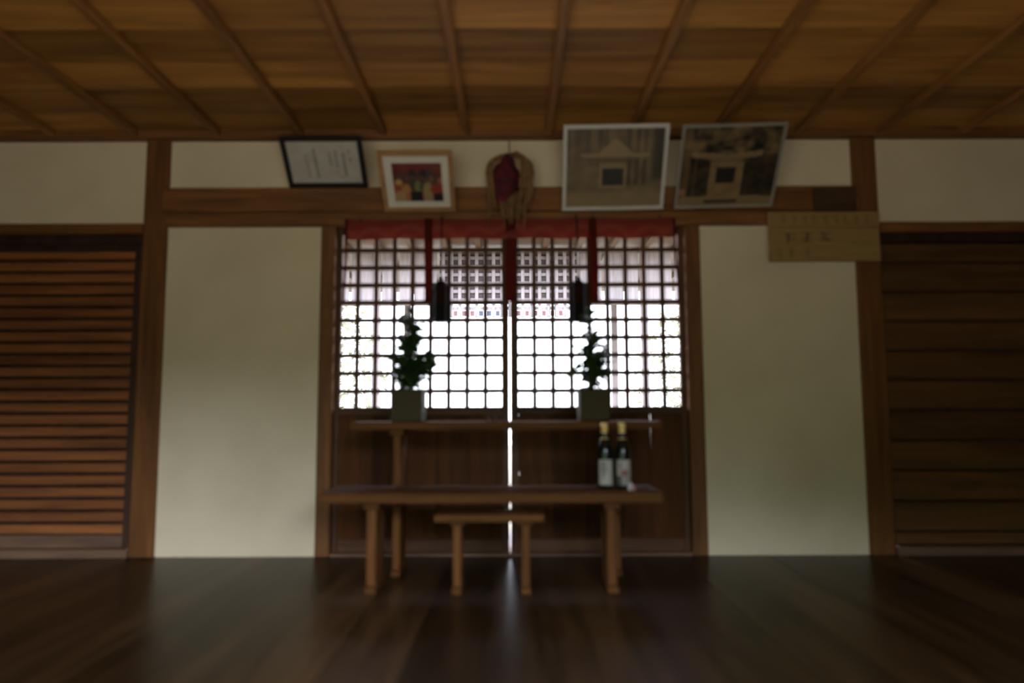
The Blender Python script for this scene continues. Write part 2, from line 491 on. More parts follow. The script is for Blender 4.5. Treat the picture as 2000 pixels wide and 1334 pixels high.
# unseen rise added behind the viewer, its crest shaped to limit sky light indoors
bm = bmesh.new()
rows = []
for j in range(7):
    row = []
    for i in range(61):
        xx = -45 + 1.5 * i
        t = j / 6
        hgt = 5.4 + 3.1 / (1 + math.exp((xx - 0.5) * 0.8)) + 0.8 * mnoise.noise(Vector((xx * 0.22, 3.1, 0))) + 1.0 * mnoise.noise(Vector((xx * 0.7, 9.1, 0)))
        row.append(bm.verts.new((xx, -14 - 6 * t + 0.8 * mnoise.noise(Vector((xx * 0.5, j * 1.7, 4))), -0.6 + hgt * math.sin(t * math.pi / 2))))
    rows.append(row)
for a, b in zip(rows, rows[1:]):
    for i in range(60):
        bm.faces.new((a[i], a[i + 1], b[i + 1], b[i]))
sky_screen = mesh_obj('added_sky_screen', bm, M['skyscreen'], smooth=True); tag(sky_screen, kind='structure')

bm = bmesh.new()  # pale slope added beyond the yard to tone down brightness through the lattice
rows = []
for j in range(8):
    row = []
    for i in range(61):
        xx = -60 + 2.0 * i
        t = j / 7
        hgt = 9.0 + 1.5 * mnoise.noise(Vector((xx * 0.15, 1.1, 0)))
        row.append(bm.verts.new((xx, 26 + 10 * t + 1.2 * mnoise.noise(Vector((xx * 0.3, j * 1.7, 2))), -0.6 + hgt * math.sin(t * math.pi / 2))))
    rows.append(row)
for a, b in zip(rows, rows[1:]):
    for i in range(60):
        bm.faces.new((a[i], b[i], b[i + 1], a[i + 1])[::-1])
hs = mesh_obj('added_pale_backdrop', bm, M['palebackdrop'], smooth=True); tag(hs, kind='structure')

# ================================================================== outside: open pavilion across the yard
pav = empty('pavilion', (0, 10.0, -0.55), 'open timber pavilion seen beyond the lattice doors, with pale panelled transom', 'building')
for xx in (-3.2, -1.92, 1.88, 3.2):
    box('post', xx - 0.05, xx + 0.05, 10.02, 10.12, -0.55, 3.2, M['pinkwood'], pav, 0.01)
    box('post', xx - 0.05, xx + 0.05, 13.0, 13.1, -0.55, 3.2, M['pinkwood'], pav, 0.01)
box('lintel', -3.4, -1.04, 10.0, 10.12, 2.235, 2.30, M['pinkwood'], pav, 0.01)
box('lintel', 0.94, 3.4, 10.0, 10.12, 2.235, 2.30, M['pinkwood'], pav, 0.01)
xs = [-3.2, -2.55, -2.3, -1.87, -1.62, -1.4, -1.05, 0.95, 1.3, 1.6, 1.82, 2.3, 2.6, 3.2]
for a, b in zip(xs, xs[1:]):
    if a == -1.05: continue
    box('transom_panel', a + 0.02, b - 0.02, 10.05, 10.09, 2.30, 3.02, M['pinkwood'], pav, 0.008)
box('interior_shade_sheet', -1.03, 0.93, 10.08, 10.11, 2.255, 3.02, M['intshade'], pav, 0)  # dark sheet standing in for the shaded interior behind this lattice
for xc in [-0.977 + 0.1195 * k for k in range(9)] + [0.036 + 0.1195 * k for k in range(8)]:
    box('transom_upright', xc - 0.024, xc + 0.024, 10.02, 10.05, 2.06, 3.02, M['pinkwood'], pav, 0.005)
for k in range(8):
    zc = 2.188 + 0.1205 * k
    box('transom_crossbar', -1.03, 0.93, 10.045, 10.07, zc - 0.024, zc + 0.024, M['pinkwood'], pav, 0.005)
for k, xc in enumerate([-0.9175 + 0.1195 * k for k in range(8)] + [0.096 + 0.1195 * k for k in range(6)]):
    box('hanging_tag', xc - 0.029, xc + 0.029, 10.03, 10.045, 2.075, 2.15, M['tagnavy'] if k in (4, 5, 6, 7) else M['tagred'], pav, 0.003)
box('eave_board', -4.4, 4.4, 9.0, 14.0, 3.08, 3.12, M['tan'], pav, 0)
for i in range(19):
    xc = -4.2 + i * 0.467
    box('rafter', xc - 0.04, xc + 0.04, 8.95, 14.0, 3.00, 3.08, M['tan'], pav, 0.006)
prism('gable_roof', [(-4.8, 3.12), (4.8, 3.12), (0.0, 5.6)], 8.8, 14.2, M['roof'], pav)

def leaf_tree(name, loc, h, r, n, mat, label, cat, seed):
    rr = random.Random(seed)
    t = empty(name, loc, label, cat)
    bm = bmesh.new()
    tube(bm, [(0, 0, 0), (0.05, 0, h * 0.35), (-0.04, 0.05, h * 0.7), (0, 0, h * 0.92)], [0.07, 0.06, 0.04, 0.015], 8)
    mesh_obj('trunk', bm, M['stem'], t, loc)
    bm = bmesh.new()
    for _ in range(n):
        a = rr.uniform(0, 6.283); zz = rr.uniform(0.3, 1.0)
        rad = r * math.sqrt(rr.random()) * math.sin(max(0.12, (1.02 - zz) / 0.72) * 2.4) ** 0.5 if zz < 1 else 0.1
        p = Vector((rad * math.cos(a), rad * math.sin(a), zz * h))
        q = Euler((rr.uniform(-1, 1), rr.uniform(-1, 1), rr.uniform(0, 6.28))).to_matrix()
        s = rr.uniform(0.06, 0.12)
        bm.faces.new([bm.verts.new(p + q @ Vector(c) * s) for c in ((-1, 0, 0), (0, -0.45, 0.1), (1, 0, 0), (0, 0.45, 0.1))])
    f = mesh_obj('foliage', bm, mat, t, loc); f['kind'] = 'stuff'
    return t
leaf_tree('garden_tree', (-3.95, 15.5, -0.55), 3.6, 1.3, 1400, M['tree'], 'pale tree beyond the lattice doors, on the side of the slatted door', 'tree', 3)
leaf_tree('garden_tree', (4.0, 16.5, -0.55), 3.6, 1.3, 1400, M['tree'], 'pale tree beyond the lattice doors, on the side of the two bottles', 'tree', 4)

# ================================================================== red curtain
cur = empty('curtain', (-0.008, 3.73, 1.66), 'red brocade valance with hanging ribbons across the top of the lattice doors', 'curtain')
bm = bmesh.new()
n = 96
top, bot = [], []
for i in range(n + 1):
    t = i / n
    xx = -0.880 + 1.746 * t
    sag = 0.006 * math.sin(t * math.pi * 4) ** 2
    wv = 0.003 * math.sin(t * 60) + 0.002 * math.sin(t * 23)
    top.append(bm.verts.new((xx + 0.008, 0.006, 0.112 - sag * 0.7 + 0.005 * (t - 0.5))))
    bot.append(bm.verts.new((xx + 0.008, -0.004 + wv, 0.000 - 0.003 * math.sin(t * 31) + 0.004 * (t - 0.5))))
for i in range(n):
    bm.faces.new((bot[i], bot[i + 1], top[i + 1], top[i]))
bmesh.ops.solidify(bm, geom=bm.faces[:], thickness=0.0025)
mesh_obj('valance', bm, M['cloth'], cur, WORLD[cur], smooth=True)
for xx, wd, dx in ((-0.878, 0.012, -0.004), (-0.442, 0.043, 0.004), (-0.006, 0.050, 0.0), (0.432, 0.043, 0.006), (0.862, 0.012, 0.016)):
    bm = bmesh.new()
    L, Rr = [], []
    for j in range(13):
        t = j / 12
        z = 1.768 - t * 0.445
        cx = xx + dx * t + 0.002 * math.sin(t * 7 + xx * 9)
        yy = 3.722 + 0.004 * math.sin(t * 9 + xx * 5) - 0.004 * t
        L.append(bm.verts.new((cx - wd / 2, yy, z))); Rr.append(bm.verts.new((cx + wd / 2, yy + 0.004, z)))
    for j in range(12):
        bm.faces.new((L[j + 1], Rr[j + 1], Rr[j], L[j]))
    bmesh.ops.solidify(bm, geom=bm.faces[:], thickness=0.002)
    o = mesh_obj('ribbon', bm, M['ribbon'], cur, (0, 0, 0), smooth=True)
    o.location = -WORLD[cur]
nail_bm = bmesh.new()
bmesh.ops.create_uvsphere(nail_bm, u_segments=8, v_segments=5, radius=0.008)
nail_me = bpy.data.meshes.new('nail'); nail_bm.to_mesh(nail_me); nail_bm.free(); nail_me.materials.append(M['iron'])
for xx, zz in ((-0.80, 1.757), (-0.447, 1.766), (-0.008, 1.772), (0.430, 1.772), (0.786, 1.777)):
    finish(bpy.data.objects.new('nail', nail_me), cur, (xx, 3.716, zz))

# ================================================================== framed things leaning out from the wall
def leaning(name, bl, br, tl, tr, label, cat):
    """Empty at the middle of the bottom edge; local X along the width, local Z up the frame, local -Y towards the room"""
    bl, br, tl, tr = map(Vector, (bl, br, tl, tr))
    X = ((br - bl) + (tr - tl)).normalized()
    up = ((tl + tr) - (bl + br)) / 2
    Z = (up - X * up.dot(X)).normalized()
    Y = Z.cross(X).normalized()
    o = empty(name, (bl + br) / 2, label, cat)
    o.rotation_euler = Matrix((X, Y, Z)).transposed().to_euler()
    w = ((br - bl).length + (tr - tl).length) / 2
    return o, w, up.length

def lbox(name, par, x0, x1, y0, y1, z0, z1, mat, bevel=0.002):
    o = bpy.data.objects.new(name, box_mesh(name, (x1 - x0, y1 - y0, z1 - z0), mat, bevel))
    COL.objects.link(o); o.parent = par
    o.location = ((x0 + x1) / 2, (y0 + y1) / 2, (z0 + z1) / 2)
    return o

def frame_bars(par, w, h, fw, d, mat):
    lbox('frame_bar', par, -w / 2, w / 2, -d, 0, 0, fw, mat)
    lbox('frame_bar', par, -w / 2, w / 2, -d, 0, h - fw, h, mat)
    lbox('frame_bar', par, -w / 2, -w / 2 + fw, -d, 0, fw, h - fw, mat)
    lbox('frame_bar', par, w / 2 - fw, w / 2, -d, 0, fw, h - fw, mat)
    lbox('backing', par, -w / 2 + fw * 0.5, w / 2 - fw * 0.5, -0.006, -0.002, fw * 0.5, h - fw * 0.5, M['shutdark'], 0)

def lprint(name, par, x0, x1, z0, z1, y, fn, mat, nx=72, nz=60):
    o = painted(name, x1 - x0, z1 - z0, fn, mat, None, (0, 0, 0), nx, nz)
    o.parent = par
    o.location = ((x0 + x1) / 2, y, (z0 + z1) / 2)
    return o

def seg_d(u, v, a, b):
    ax, ay = a; bx, by = b
    dx, dy = bx - ax, by - ay
    t = max(0, min(1, ((u - ax) * dx + (v - ay) * dy) / (dx * dx + dy * dy + 1e-9)))
    return math.hypot(u - ax - t * dx, (v - ay - t * dy))

# --- certificate with columns of brush writing
cols = [((0.245, 0.33), (0.262, 0.86), 0.5), ((0.30, 0.29), (0.31, 0.36), 0.35), ((0.372, 0.20), (0.383, 0.86), 0.8), ((0.585, 0.29), (0.588, 0.58), 0.6),
        ((0.67, 0.24), (0.673, 0.62), 0.6), ((0.655, 0.72), (0.66, 0.76), 0.4), ((0.772, 0.30), (0.780, 0.82), 0.85), ((0.862, 0.22), (0.862, 0.29), 0.55),
        ((0.862, 0.42), (0.866, 0.48), 0.65), ((0.70, 0.83), (0.72, 0.86), 0.4), ((0.772, 0.10), (0.776, 0.14), 0.25)]
def cert_fn(u, v):
    c = mix((0.50, 0.485, 0.375), (0.45, 0.43, 0.33), 0.5 + nz2(u, v, 5))
    for a, b, s in cols:
        d = seg_d(u, v, a, b)
        if d < 0.030:
            stroke = 0.55 + 0.45 * math.sin(v * 118 + 9 * math.sin(u * 160)) + 0.5 * nz2(u, v, 75, 2)
            c = mix(c, (0.06, 0.055, 0.05), max(0, min(1, stroke)) * s * max(0, 1 - d / 0.030) * 1.5)
    return c
o, w, h = leaning('certificate_frame', (-1.185, 3.735, 1.949), (-0.765, 3.735, 1.951), (-1.172, 3.53, 2.153), (-0.752, 3.53, 2.152),
                  'black framed certificate with columns of brush writing above the beam', 'certificate')
frame_bars(o, w, h, 0.026, 0.02, M['blackframe'])
lprint('certificate_sheet', o, -w / 2 + 0.024, w / 2 - 0.024, 0.024, h - 0.024, -0.009, cert_fn, M['print'], 120, 90)

# --- colourful picture in a tan frame
def pic_fn(u, v):
    c = mix((0.20, 0.035, 0.02), (0.13, 0.022, 0.014), 0.5 + nz2(u, v, 6))
    def blob(cx, cy, rx, ry, col, s=1.0, soft=0.5):
        nonlocal c
        d = math.hypot((u - cx) / rx, (v - cy) / ry)
        c = mix(c, col, s * min(1, max(0, (1 + soft / 2 - d) / soft)))
    def rect(x0, x1, y0, y1, col, s=1.0):
        nonlocal c
        if x0 <= u <= x1 and y0 <= v <= y1: c = mix(c, col, s)
    blob(0.50, 0.36, 0.50, 0.16, (0.055, 0.03, 0.022), 0.75)
    blob(0.25, 0.34, 0.16, 0.06, (0.08, 0.06, 0.045), 0.7)
    blob(0.72, 0.28, 0.08, 0.16, (0.06, 0.05, 0.05), 0.8)
    blob(0.40, 0.27, 0.06, 0.10, (0.03, 0.014, 0.014), 0.8)
    blob(0.62, 0.27, 0.06, 0.12, (0.025, 0.012, 0.014), 0.9)
    for k in range(9):
        blob(0.28 + 0.06 * k, 0.40 + 0.03 * math.sin(k * 2.1), 0.02, 0.05, (0.16, 0.10, 0.07), 0.6)
    blob(0.11, 0.50, 0.07, 0.09, (0.50, 0.30, 0.10))
    blob(0.10, 0.68, 0.12, 0.12, (0.32, 0.06, 0.025))
    blob(0.26, 0.66, 0.10, 0.12, (0.42, 0.21, 0.05))
    blob(0.14, 0.88, 0.17, 0.16, (0.42, 0.26, 0.12))
    rect(0.22, 0.32, 0.78, 1.0, (0.38, 0.15, 0.04), 0.8)
    blob(0.42, 0.55, 0.10, 0.16, (0.045, 0.055, 0.025))
    blob(0.50, 0.62, 0.07, 0.16, (0.19, 0.18, 0.06))
    blob(0.59, 0.62, 0.06, 0.10, (0.02, 0.07, 0.035))
    blob(0.70, 0.70, 0.10, 0.20, (0.34, 0.27, 0.11))
    rect(0.60, 0.79, 0.72, 1.0, (0.36, 0.25, 0.11), 0.9)
    blob(0.88, 0.68, 0.14, 0.14, (0.30, 0.045, 0.02))
    blob(0.86, 0.46, 0.05, 0.09, (0.07, 0.055, 0.025))
    blob(0.96, 0.46, 0.06, 0.09, (0.34, 0.13, 0.07))
    blob(0.78, 0.42, 0.04, 0.08, (0.20, 0.12, 0.05))
    blob(0.90, 0.10, 0.10, 0.07, (0.22, 0.08, 0.035), 0.6)
    rect(0.34, 0.57, 0.74, 1.0, (0.012, 0.012, 0.014))
    rect(0.81, 1.0, 0.79, 1.0, (0.014, 0.018, 0.018))
    return c
o, w, h = leaning('framed_picture', (-0.671, 3.715, 1.813), (-0.295, 3.715, 1.815), (-0.659, 3.46, 2.047), (-0.283, 3.46, 2.048),
                  'colourful red and green picture with cream mount in a tan wooden frame', 'picture')
frame_bars(o, w, h, 0.024, 0.022, M['woodframe'])
lbox('mount', o, -w / 2 + 0.022, w / 2 - 0.022, -0.011, -0.008, 0.022, h - 0.022, M['mat'], 0)
lprint('picture_print', o, -w / 2 + 0.064, w / 2 - 0.060, 0.060, h - 0.066, -0.0125, pic_fn, M['print'], 80, 70)

# --- two old photographs of a shrine building
def ph1_fn(u, v):
    mid = (0.225, 0.158, 0.070); dk = (0.032, 0.028, 0.016); lt = (0.33, 0.235, 0.11)
    c = mix(mid, dk, 0.22 + 0.35 * nz2(u, v, 7))
    if v < 0.50:
        s = math.sin(u * 46 + 2.5 * math.sin(u * 17)) * 0.5 + 0.5
        c = mix(c, dk, 0.75 * max(0, s - 0.35) * (1 - v / 0.55) * 1.4)
        for a, b in ((0.19, 0.25), (0.33, 0.39), (0.62, 0.66), (0.71, 0.76)):
            if a < u < b: c = mix(c, dk, 0.55 * max(0, 1 - v / 0.36))
    if u > 0.86: c = mix(c, dk, 0.85 * min(1, (u - 0.86) / 0.05) * max(0, min(1, (0.72 - v) / 0.1)))
    half = 0.175 * (v - 0.13) / 0.18
    if 0.13 < v < 0.33 and abs(u - 0.505) < half: c = mix(c, lt, 0.75)
    if abs(u - 0.5) < 0.36 and abs(v - 0.345 + 0.03 * abs(u - 0.5)) < 0.022: c = mix(c, lt, 0.7)
    if 0.37 < v < 0.47 and abs(u - 0.49) < 0.27: c = mix(c, (0.13, 0.094, 0.044), 0.7)
    if 0.345 < u < 0.625 and 0.44 < v < 0.76: c = mix(c, lt, 0.55)
    if 0.375 < u < 0.595 and 0.50 < v < 0.715: c = mix((0.022, 0.021, 0.013), (0.04, 0.036, 0.02), 0.5 + nz2(u, v, 20))
    if v > 0.76: c = mix(c, lt, 0.5 * min(1, (v - 0.76) / 0.1))
    if 0.62 < u < 0.86 and 0.40 < v < 0.72: c = mix(c, dk, 0.35 + 0.35 * math.sin(u * 80))
    return c
def ph2_fn(u, v):
    mid = (0.20, 0.13, 0.05); dk = (0.012, 0.010, 0.006); lt = (0.31, 0.21, 0.09)
    n = nz2(u, v, 6, 3) + 0.6 * nz2(u, v, 16, 5)
    c = mix(dk, mid, 0.42 + 0.9 * n) if v < 0.35 else mix(dk, mid, 0.12 + 0.25 * n)
    if 0.02 < u < 0.10: c = mix(c, mid, 0.5)
    if 0.145 < u < 0.165 and v > 0.3: c = mix(c, mid, 0.35)
    ey = 0.345 + 0.05 * (1 - abs(u - 0.46) / 0.36)
    if abs(u - 0.46) < 0.36 and ey - 0.045 < v < ey + 0.03: c = mix(c, lt, 0.7)
    if abs(u - 0.46) < 0.25 * (1 - (v - 0.36) / 0.18) and 0.36 < v < 0.48: c = mix(c, mid, 0.7)
    if 0.40 < u < 0.52 and 0.24 < v < 0.29: c = dk
    if 0.305 < u < 0.655 and 0.44 < v < 0.88: c = mix(mid, lt, 0.3 + 0.6 * nz2(u, v, 12, 6))
    if 0.375 < u < 0.575 and 0.50 < v < 0.71: c = (0.018, 0.016, 0.011)
    if v > 0.87 + 0.05 * max(0, abs(u - 0.46) - 0.2): c = mix(c, lt, 0.75)
    if 0.28 < u < 0.64 and 0.92 < v < 0.965: c = mix(c, dk, 0.8)
    if u < 0.08 and 0.78 < v < 0.86: c = mix(c, (0.4, 0.2, 0.11), 0.7)
    return c
o, w, h = leaning('framed_photograph', (0.268, 3.715, 1.808), (0.802, 3.715, 1.820), (0.256, 3.474, 2.183), (0.790, 3.474, 2.186),
                  'faded sepia photograph of a gabled shrine in a pale frame', 'photograph', )
frame_bars(o, w, h, 0.019, 0.018, M['silver'])
lprint('photo_print', o, -w / 2 + 0.017, w / 2 - 0.017, 0.017, h - 0.017, -0.008, ph1_fn, M['photo'], 100, 84)
o, w, h = leaning('framed_photograph', (0.860, 3.715, 1.817), (1.380, 3.715, 1.836), (0.820, 3.428, 2.163), (1.340, 3.428, 2.170),
                  'dark contrasty photograph of a shrine among trees in a thin grey frame, tilted', 'photograph')
frame_bars(o, w, h, 0.014, 0.018, M['greyframe'])
lprint('photo_print', o, -w / 2 + 0.012, w / 2 - 0.012, 0.012, h - 0.012, -0.008, ph2_fn, M['photo'], 100, 84)

# --- wooden plaque and dark plate
def plq_fn(seed, marks):
    rq = random.Random(seed * 31)
    chars = []
    for (x0, x1, y0, y1, st) in marks:       # faded brush characters: a handful of strokes in each cell
        segs = []
        for k in range(3):
            yy = 0.15 + 0.33 * k + rq.uniform(-0.06, 0.06)
            segs.append(((rq.uniform(0.0, 0.25), yy), (rq.uniform(0.7, 1.0), yy + rq.uniform(-0.08, 0.08))))
        for k in range(2):
            xx = rq.uniform(0.25, 0.75)
            segs.append(((xx, rq.uniform(0, 0.2)), (xx + rq.uniform(-0.2, 0.2), rq.uniform(0.75, 1.0))))
        chars.append((x0, x1, y0, y1, st, segs))
    def fn(u, v):
        c = mix((0.33, 0.205, 0.058), (0.265, 0.16, 0.042), 0.5 + 0.9 * mnoise.noise(Vector((u * 3, v * 14, seed))))
        for (x0, x1, y0, y1, st, segs) in chars:
            if x0 < u < x1 and y0 < v < y1:
                lu, lv = (u - x0) / (x1 - x0), (v - y0) / (y1 - y0)
                for a, b in segs:
                    d = seg_d(lu, lv, a, b)
                    if d < 0.10: c = mix(c, (0.10, 0.045, 0.016), st * 1.6 * (1 - d / 0.10))
        return c
    return fn
pl = empty('wooden_plaque', (1.655, 3.735, 1.532), 'pale wooden plaque with faint faded inscription at the top of the post', 'plaque')
box('upper_board', 1.362, 1.952, 3.712, 3.735, 1.712, 1.796, M['woodframe'], pl, 0.003)
box('lower_board', 1.366, 1.950, 3.716, 3.735, 1.532, 1.7105, M['woodframe'], pl, 0.003)
painted('inscription', 0.584, 0.080, plq_fn(1, [(0.10 + 0.095 * k, 0.165 + 0.095 * k, 0.18, 0.85, 0.35) for k in range(9)]), M['print'], pl, (1.657, 3.7112, 1.754), 150, 24)
painted('inscription', 0.578, 0.174, plq_fn(2, [(0.12, 0.25, 0.12, 0.46, 0.55), (0.27, 0.41, 0.12, 0.46, 0.55), (0.44, 0.57, 0.12, 0.46, 0.5),
        (0.03, 0.12, 0.60, 0.95, 0.3), (0.14, 0.24, 0.58, 0.95, 0.3), (0.30, 0.38, 0.58, 0.95, 0.25)]), M['print'], pl, (1.658, 3.7152, 1.621), 150, 48)
dp = empty('dark_plate', (1.73, 3.742, 1.803), 'dark stained wooden board fixed on the beam beside the post', 'board')
box('board', 1.614, 1.842, 3.728, 3.742, 1.803, 1.935, M['darkplate'], dp, 0.003)
box('edge_strip', 1.614, 1.842, 3.724, 3.728, 1.803, 1.815, M['darkplate'], dp, 0.001)

# ================================================================== straw ornament
orn = empty('straw_ornament', (-0.008, 3.70, 1.70), 'straw ornament with a crumpled red centre hanging below the ceiling', 'ornament')
bm = bmesh.new()
tube(bm, [(-0.010, 3.705, 2.095), (-0.011, 3.712, 2.16), (-0.010, 3.728, 2.235)], 0.0035, 6)
o = mesh_obj('cord', bm, M['cord'], orn, (0, 0, 0)); o.location = -WORLD[orn]
bm = bmesh.new()
bmesh.ops.create_uvsphere(bm, u_segments=24, v_segments=18, radius=1.0)
for v in bm.verts:
    p = v.co.copy()
    nn = 1 + 0.22 * mnoise.noise(p * 2.1) + 0.12 * mnoise.noise(p * 5)
    wdt = 0.072 * (1.0 if p.z < 0.2 else 1.0 - 0.35 * (p.z - 0.2))
    v.co = Vector((p.x * wdt * nn - 0.026 + 0.012 * p.z, p.y * 0.040 * nn, p.z * 0.135 * nn))
o = mesh_obj('red_bundle', bm, M['redstuff'], orn, (-0.008, 3.685, 1.965), smooth=True)
rs = random.Random(11)
straws = []
for k in range(30):
    a = -1 + 2 * k / 29
    straws.append((a, rs.uniform(-0.01, 0.012)))
for a, j in straws:
    sgn = 1 if a > 0 else -1
    sx = -0.008 + sgn * (0.028 + 0.092 * abs(a) ** 0.7)
    yy = 3.672 - 0.022 * math.cos(a * 1.5) + rs.uniform(-0.008, 0.008)
    zt = 2.100 - 0.035 * abs(a) ** 2
    ze = rs.uniform(1.69, 1.80) if rs.random() < 0.7 else rs.uniform(1.80, 1.90)
    xe = sx * 0.86 + rs.uniform(-0.022, 0.022)
    if (abs(a) < 0.42 and a < 0.2) or rs.random() < 0.2: continue
    pts = [(-0.010, 3.69, 2.108), (sx * 0.55, yy + 0.008, zt + 0.008), (sx * 0.93, yy, zt - 0.018), (sx, yy - 0.002, zt - 0.065),
           ((sx * 0.9 + xe * 0.1), yy, 1.97 + j), ((sx + xe) / 2, yy + 0.002, 1.86 + j), (xe, yy + 0.004, ze)]
    bm = bmesh.new()
    tube(bm, pts, [0.004, 0.0075, 0.009, 0.0085, 0.0065, 0.005, 0.0025], 6)
    o = mesh_obj('straw_bundle', bm, M['straw'], orn, (0, 0, 0), smooth=True); o.location = -WORLD[orn]
for k in range(9):
    x0 = -0.06 + 0.014 * k
    xe = x0 + rs.uniform(-0.03, 0.03)
    bm = bmesh.new()
    tube(bm, [(x0 * 0.7, 3.675, 1.90), (x0, 3.668, 1.85), ((x0 + xe) / 2, 3.670, 1.79), (xe, 3.672, rs.uniform(1.69, 1.75))], [0.003, 0.006, 0.0055, 0.002], 6)
    o = mesh_obj('straw_bundle', bm, M['straw'], orn, (0, 0, 0), smooth=True); o.location = -WORLD[orn]

# ================================================================== hanging lanterns
def lantern(x, label, z0=1.205):
    y = 3.66
    t = empty('hanging_lantern', (x, y, z0), label, 'lantern', 'dark lanterns hanging before the lattice doors')
    bm = bmesh.new(); lathe(bm, [(0.036, 0), (0.046, 0.004), (0.047, 0.016), (0.042, 0.022)], 6)
    mesh_obj('base', bm, M['lantern'], t, (x, y, z0))
    bm = bmesh.new(); lathe(bm, [(0.040, 0.022), (0.041, 0.09)], 6)
    body = mesh_obj('body', bm, M['lantern'], t, (x, y, z0))
    for k in range(6):
        a = 2 * math.pi * k / 6
        bm = bmesh.new(); tube(bm, [(0.042 * math.cos(a), 0.042 * math.sin(a), 0.018), (0.043 * math.cos(a), 0.043 * math.sin(a), 0.185)], 0.004, 6)
        mesh_obj('rib', bm, M['lantern'], t, (x, y, z0))
    bm = bmesh.new(); lathe(bm, [(0.041, 0.09), (0.043, 0.093), (0.042, 0.178), (0.046, 0.182), (0.046, 0.188)], 6)
    mesh_obj('upper_body', bm, M['lantern_red'], t, (x, y, z0))
    bm = bmesh.new(); lathe(bm, [(0.046, 0.188), (0.036, 0.202), (0.020, 0.214), (0.010, 0.219), (0.013, 0.228), (0.005, 0.238)], 6)
    mesh_obj('cap', bm, M['lantern'], t, (x, y, z0))
    bm = bmesh.new()
    tube(bm, [(0, 0, 0.232), (0.001, 0.004, 0.33), (0, 0.02, 0.45), (-0.001, 0.035, 0.55), (-0.001, 0.050, 0.580), (-0.001, 0.084, 0.588)], 0.0035, 6)
    mesh_obj('cord', bm, M['iron'], t, (x, y, z0))
    return t
lantern(-0.367, 'dark hanging lantern on a cord nearer the framed colour picture')
lantern(0.344, 'dark hanging lantern on a cord nearer the pale framed photograph')

# ================================================================== trestle tables
def trestle(name, label, cat, x0, x1, y0, y1, zt, th, legs, lw, ly0, ly1, cleat):
    t = empty(name, ((x0 + x1) / 2, (y0 + y1) / 2, 0), label, cat)
    box('top', x0, x1, y0, y1, zt - th, zt, M['bench'], t, 0.004)
    for lx in legs:
        leg = box('leg', lx - lw / 2, lx + lw / 2, ly0, ly1, 0.03, zt - th - cleat, M['benchz'], t, 0.004)
        c = box('cleat', lx - lw / 2 - 0.014, lx + lw / 2 + 0.014, ly0 - 0.015, ly1 + 0.015, zt - th - cleat, zt - th, M['bench'], leg, 0.004)
        f = box('foot', lx - lw / 2 - 0.004, lx + lw / 2 + 0.004, ly0 - 0.018, ly1 + 0.018, 0.0, 0.03, M['bench'], leg, 0.004)
    return t
trestle('offering_table', 'low wooden trestle table standing in front of the lattice doors', 'table', -0.800, 0.622, 2.99, 3.285, 0.415, 0.043, (-0.588, 0.413), 0.040, 3.035, 3.225, 0.028)
trestle('offering_shelf', 'taller narrow wooden stand behind the table, holding both square vases', 'stand', -0.748, 0.694, 3.305, 3.545, 0.701, 0.036, (-0.533, 0.476), 0.036, 3.335, 3.515, 0.026)
trestle('stool', 'small wooden stool tucked under the long table', 'stool', -0.323, 0.131, 2.985, 3.185, 0.326, 0.031, (-0.230, 0.054), 0.034, 3.02, 3.155, 0.016)

# ================================================================== square vases with evergreen branches
def vase(x0, x1, y0, y1, z0, z1, label):
    v = empty('square_vase', ((x0 + x1) / 2, (y0 + y1) / 2, z0), label, 'vase', 'square vases on the stand')
    bm = bmesh.new()
    w, d, h = (x1 - x0) / 2, (y1 - y0) / 2, z1 - z0
    rings = []
    for s, z in ((0.94, 0), (1.0, 0.012), (1.0, h - 0.006), (0.985, h), (0.90, h), (0.88, h - 0.01), (0.86, 0.012)):
        rings.append([bm.verts.new((sx * w * s, sy * d * s, z)) for sx, sy in ((-1, -1), (1, -1), (1, 1), (-1, 1))])
    for a, b in zip(rings, rings[1:]):
        for k in range(4): bm.faces.new((a[k], a[(k + 1) % 4], b[(k + 1) % 4], b[k]))
    bm.faces.new(rings[0][::-1]); bm.faces.new(rings[-1])
    bmesh.ops.recalc_face_normals(bm, faces=bm.faces)
    mesh_obj('body', bm, M['vase'], v, WORLD[v])
    bm = bmesh.new()
    bmesh.ops.create_grid(bm, x_segments=1, y_segments=1, size=0.5)
    bmesh.ops.scale(bm, vec=(w * 1.74, d * 1.74, 1), verts=bm.verts)
    mesh_obj('water', bm, M['glass'], v, WORLD[v] + Vector((0, 0, h - 0.02)))
    return v
vase(-0.566, -0.421, 3.345, 3.505, 0.701, 0.848, 'olive square vase holding the fuller spray of leaves')
vase(0.316, 0.455, 3.345, 3.505, 0.701, 0.847, 'olive square vase on the stand directly above the two bottles')

# one folded leaf, shared
bm = bmesh.new()
prof = [(0.0, 0.001), (0.10, 0.006), (0.28, 0.0145), (0.5, 0.0175), (0.72, 0.0135), (0.9, 0.006), (1.0, 0.0005)]
Lm, Lc, Lr = [], [], []
for t, wv in prof:
    zc = 0.010 * math.sin(t * math.pi) - 0.012 * t * t
    Lm.append(bm.verts.new((t * 0.075, -wv, zc + 0.3 * wv))); Lc.append(bm.verts.new((t * 0.075, 0, zc))); Lr.append(bm.verts.new((t * 0.075, wv, zc + 0.3 * wv)))
for i in range(len(prof) - 1):
    bm.faces.new((Lm[i], Lc[i], Lc[i + 1], Lm[i + 1])); bm.faces.new((Lc[i], Lr[i], Lr[i + 1], Lc[i + 1]))
leaf_me = bpy.data.meshes.new('leaf'); bm.to_mesh(leaf_me); bm.free(); leaf_me.materials.append(M['leaf'])
for p in leaf_me.polygons: p.use_smooth = True

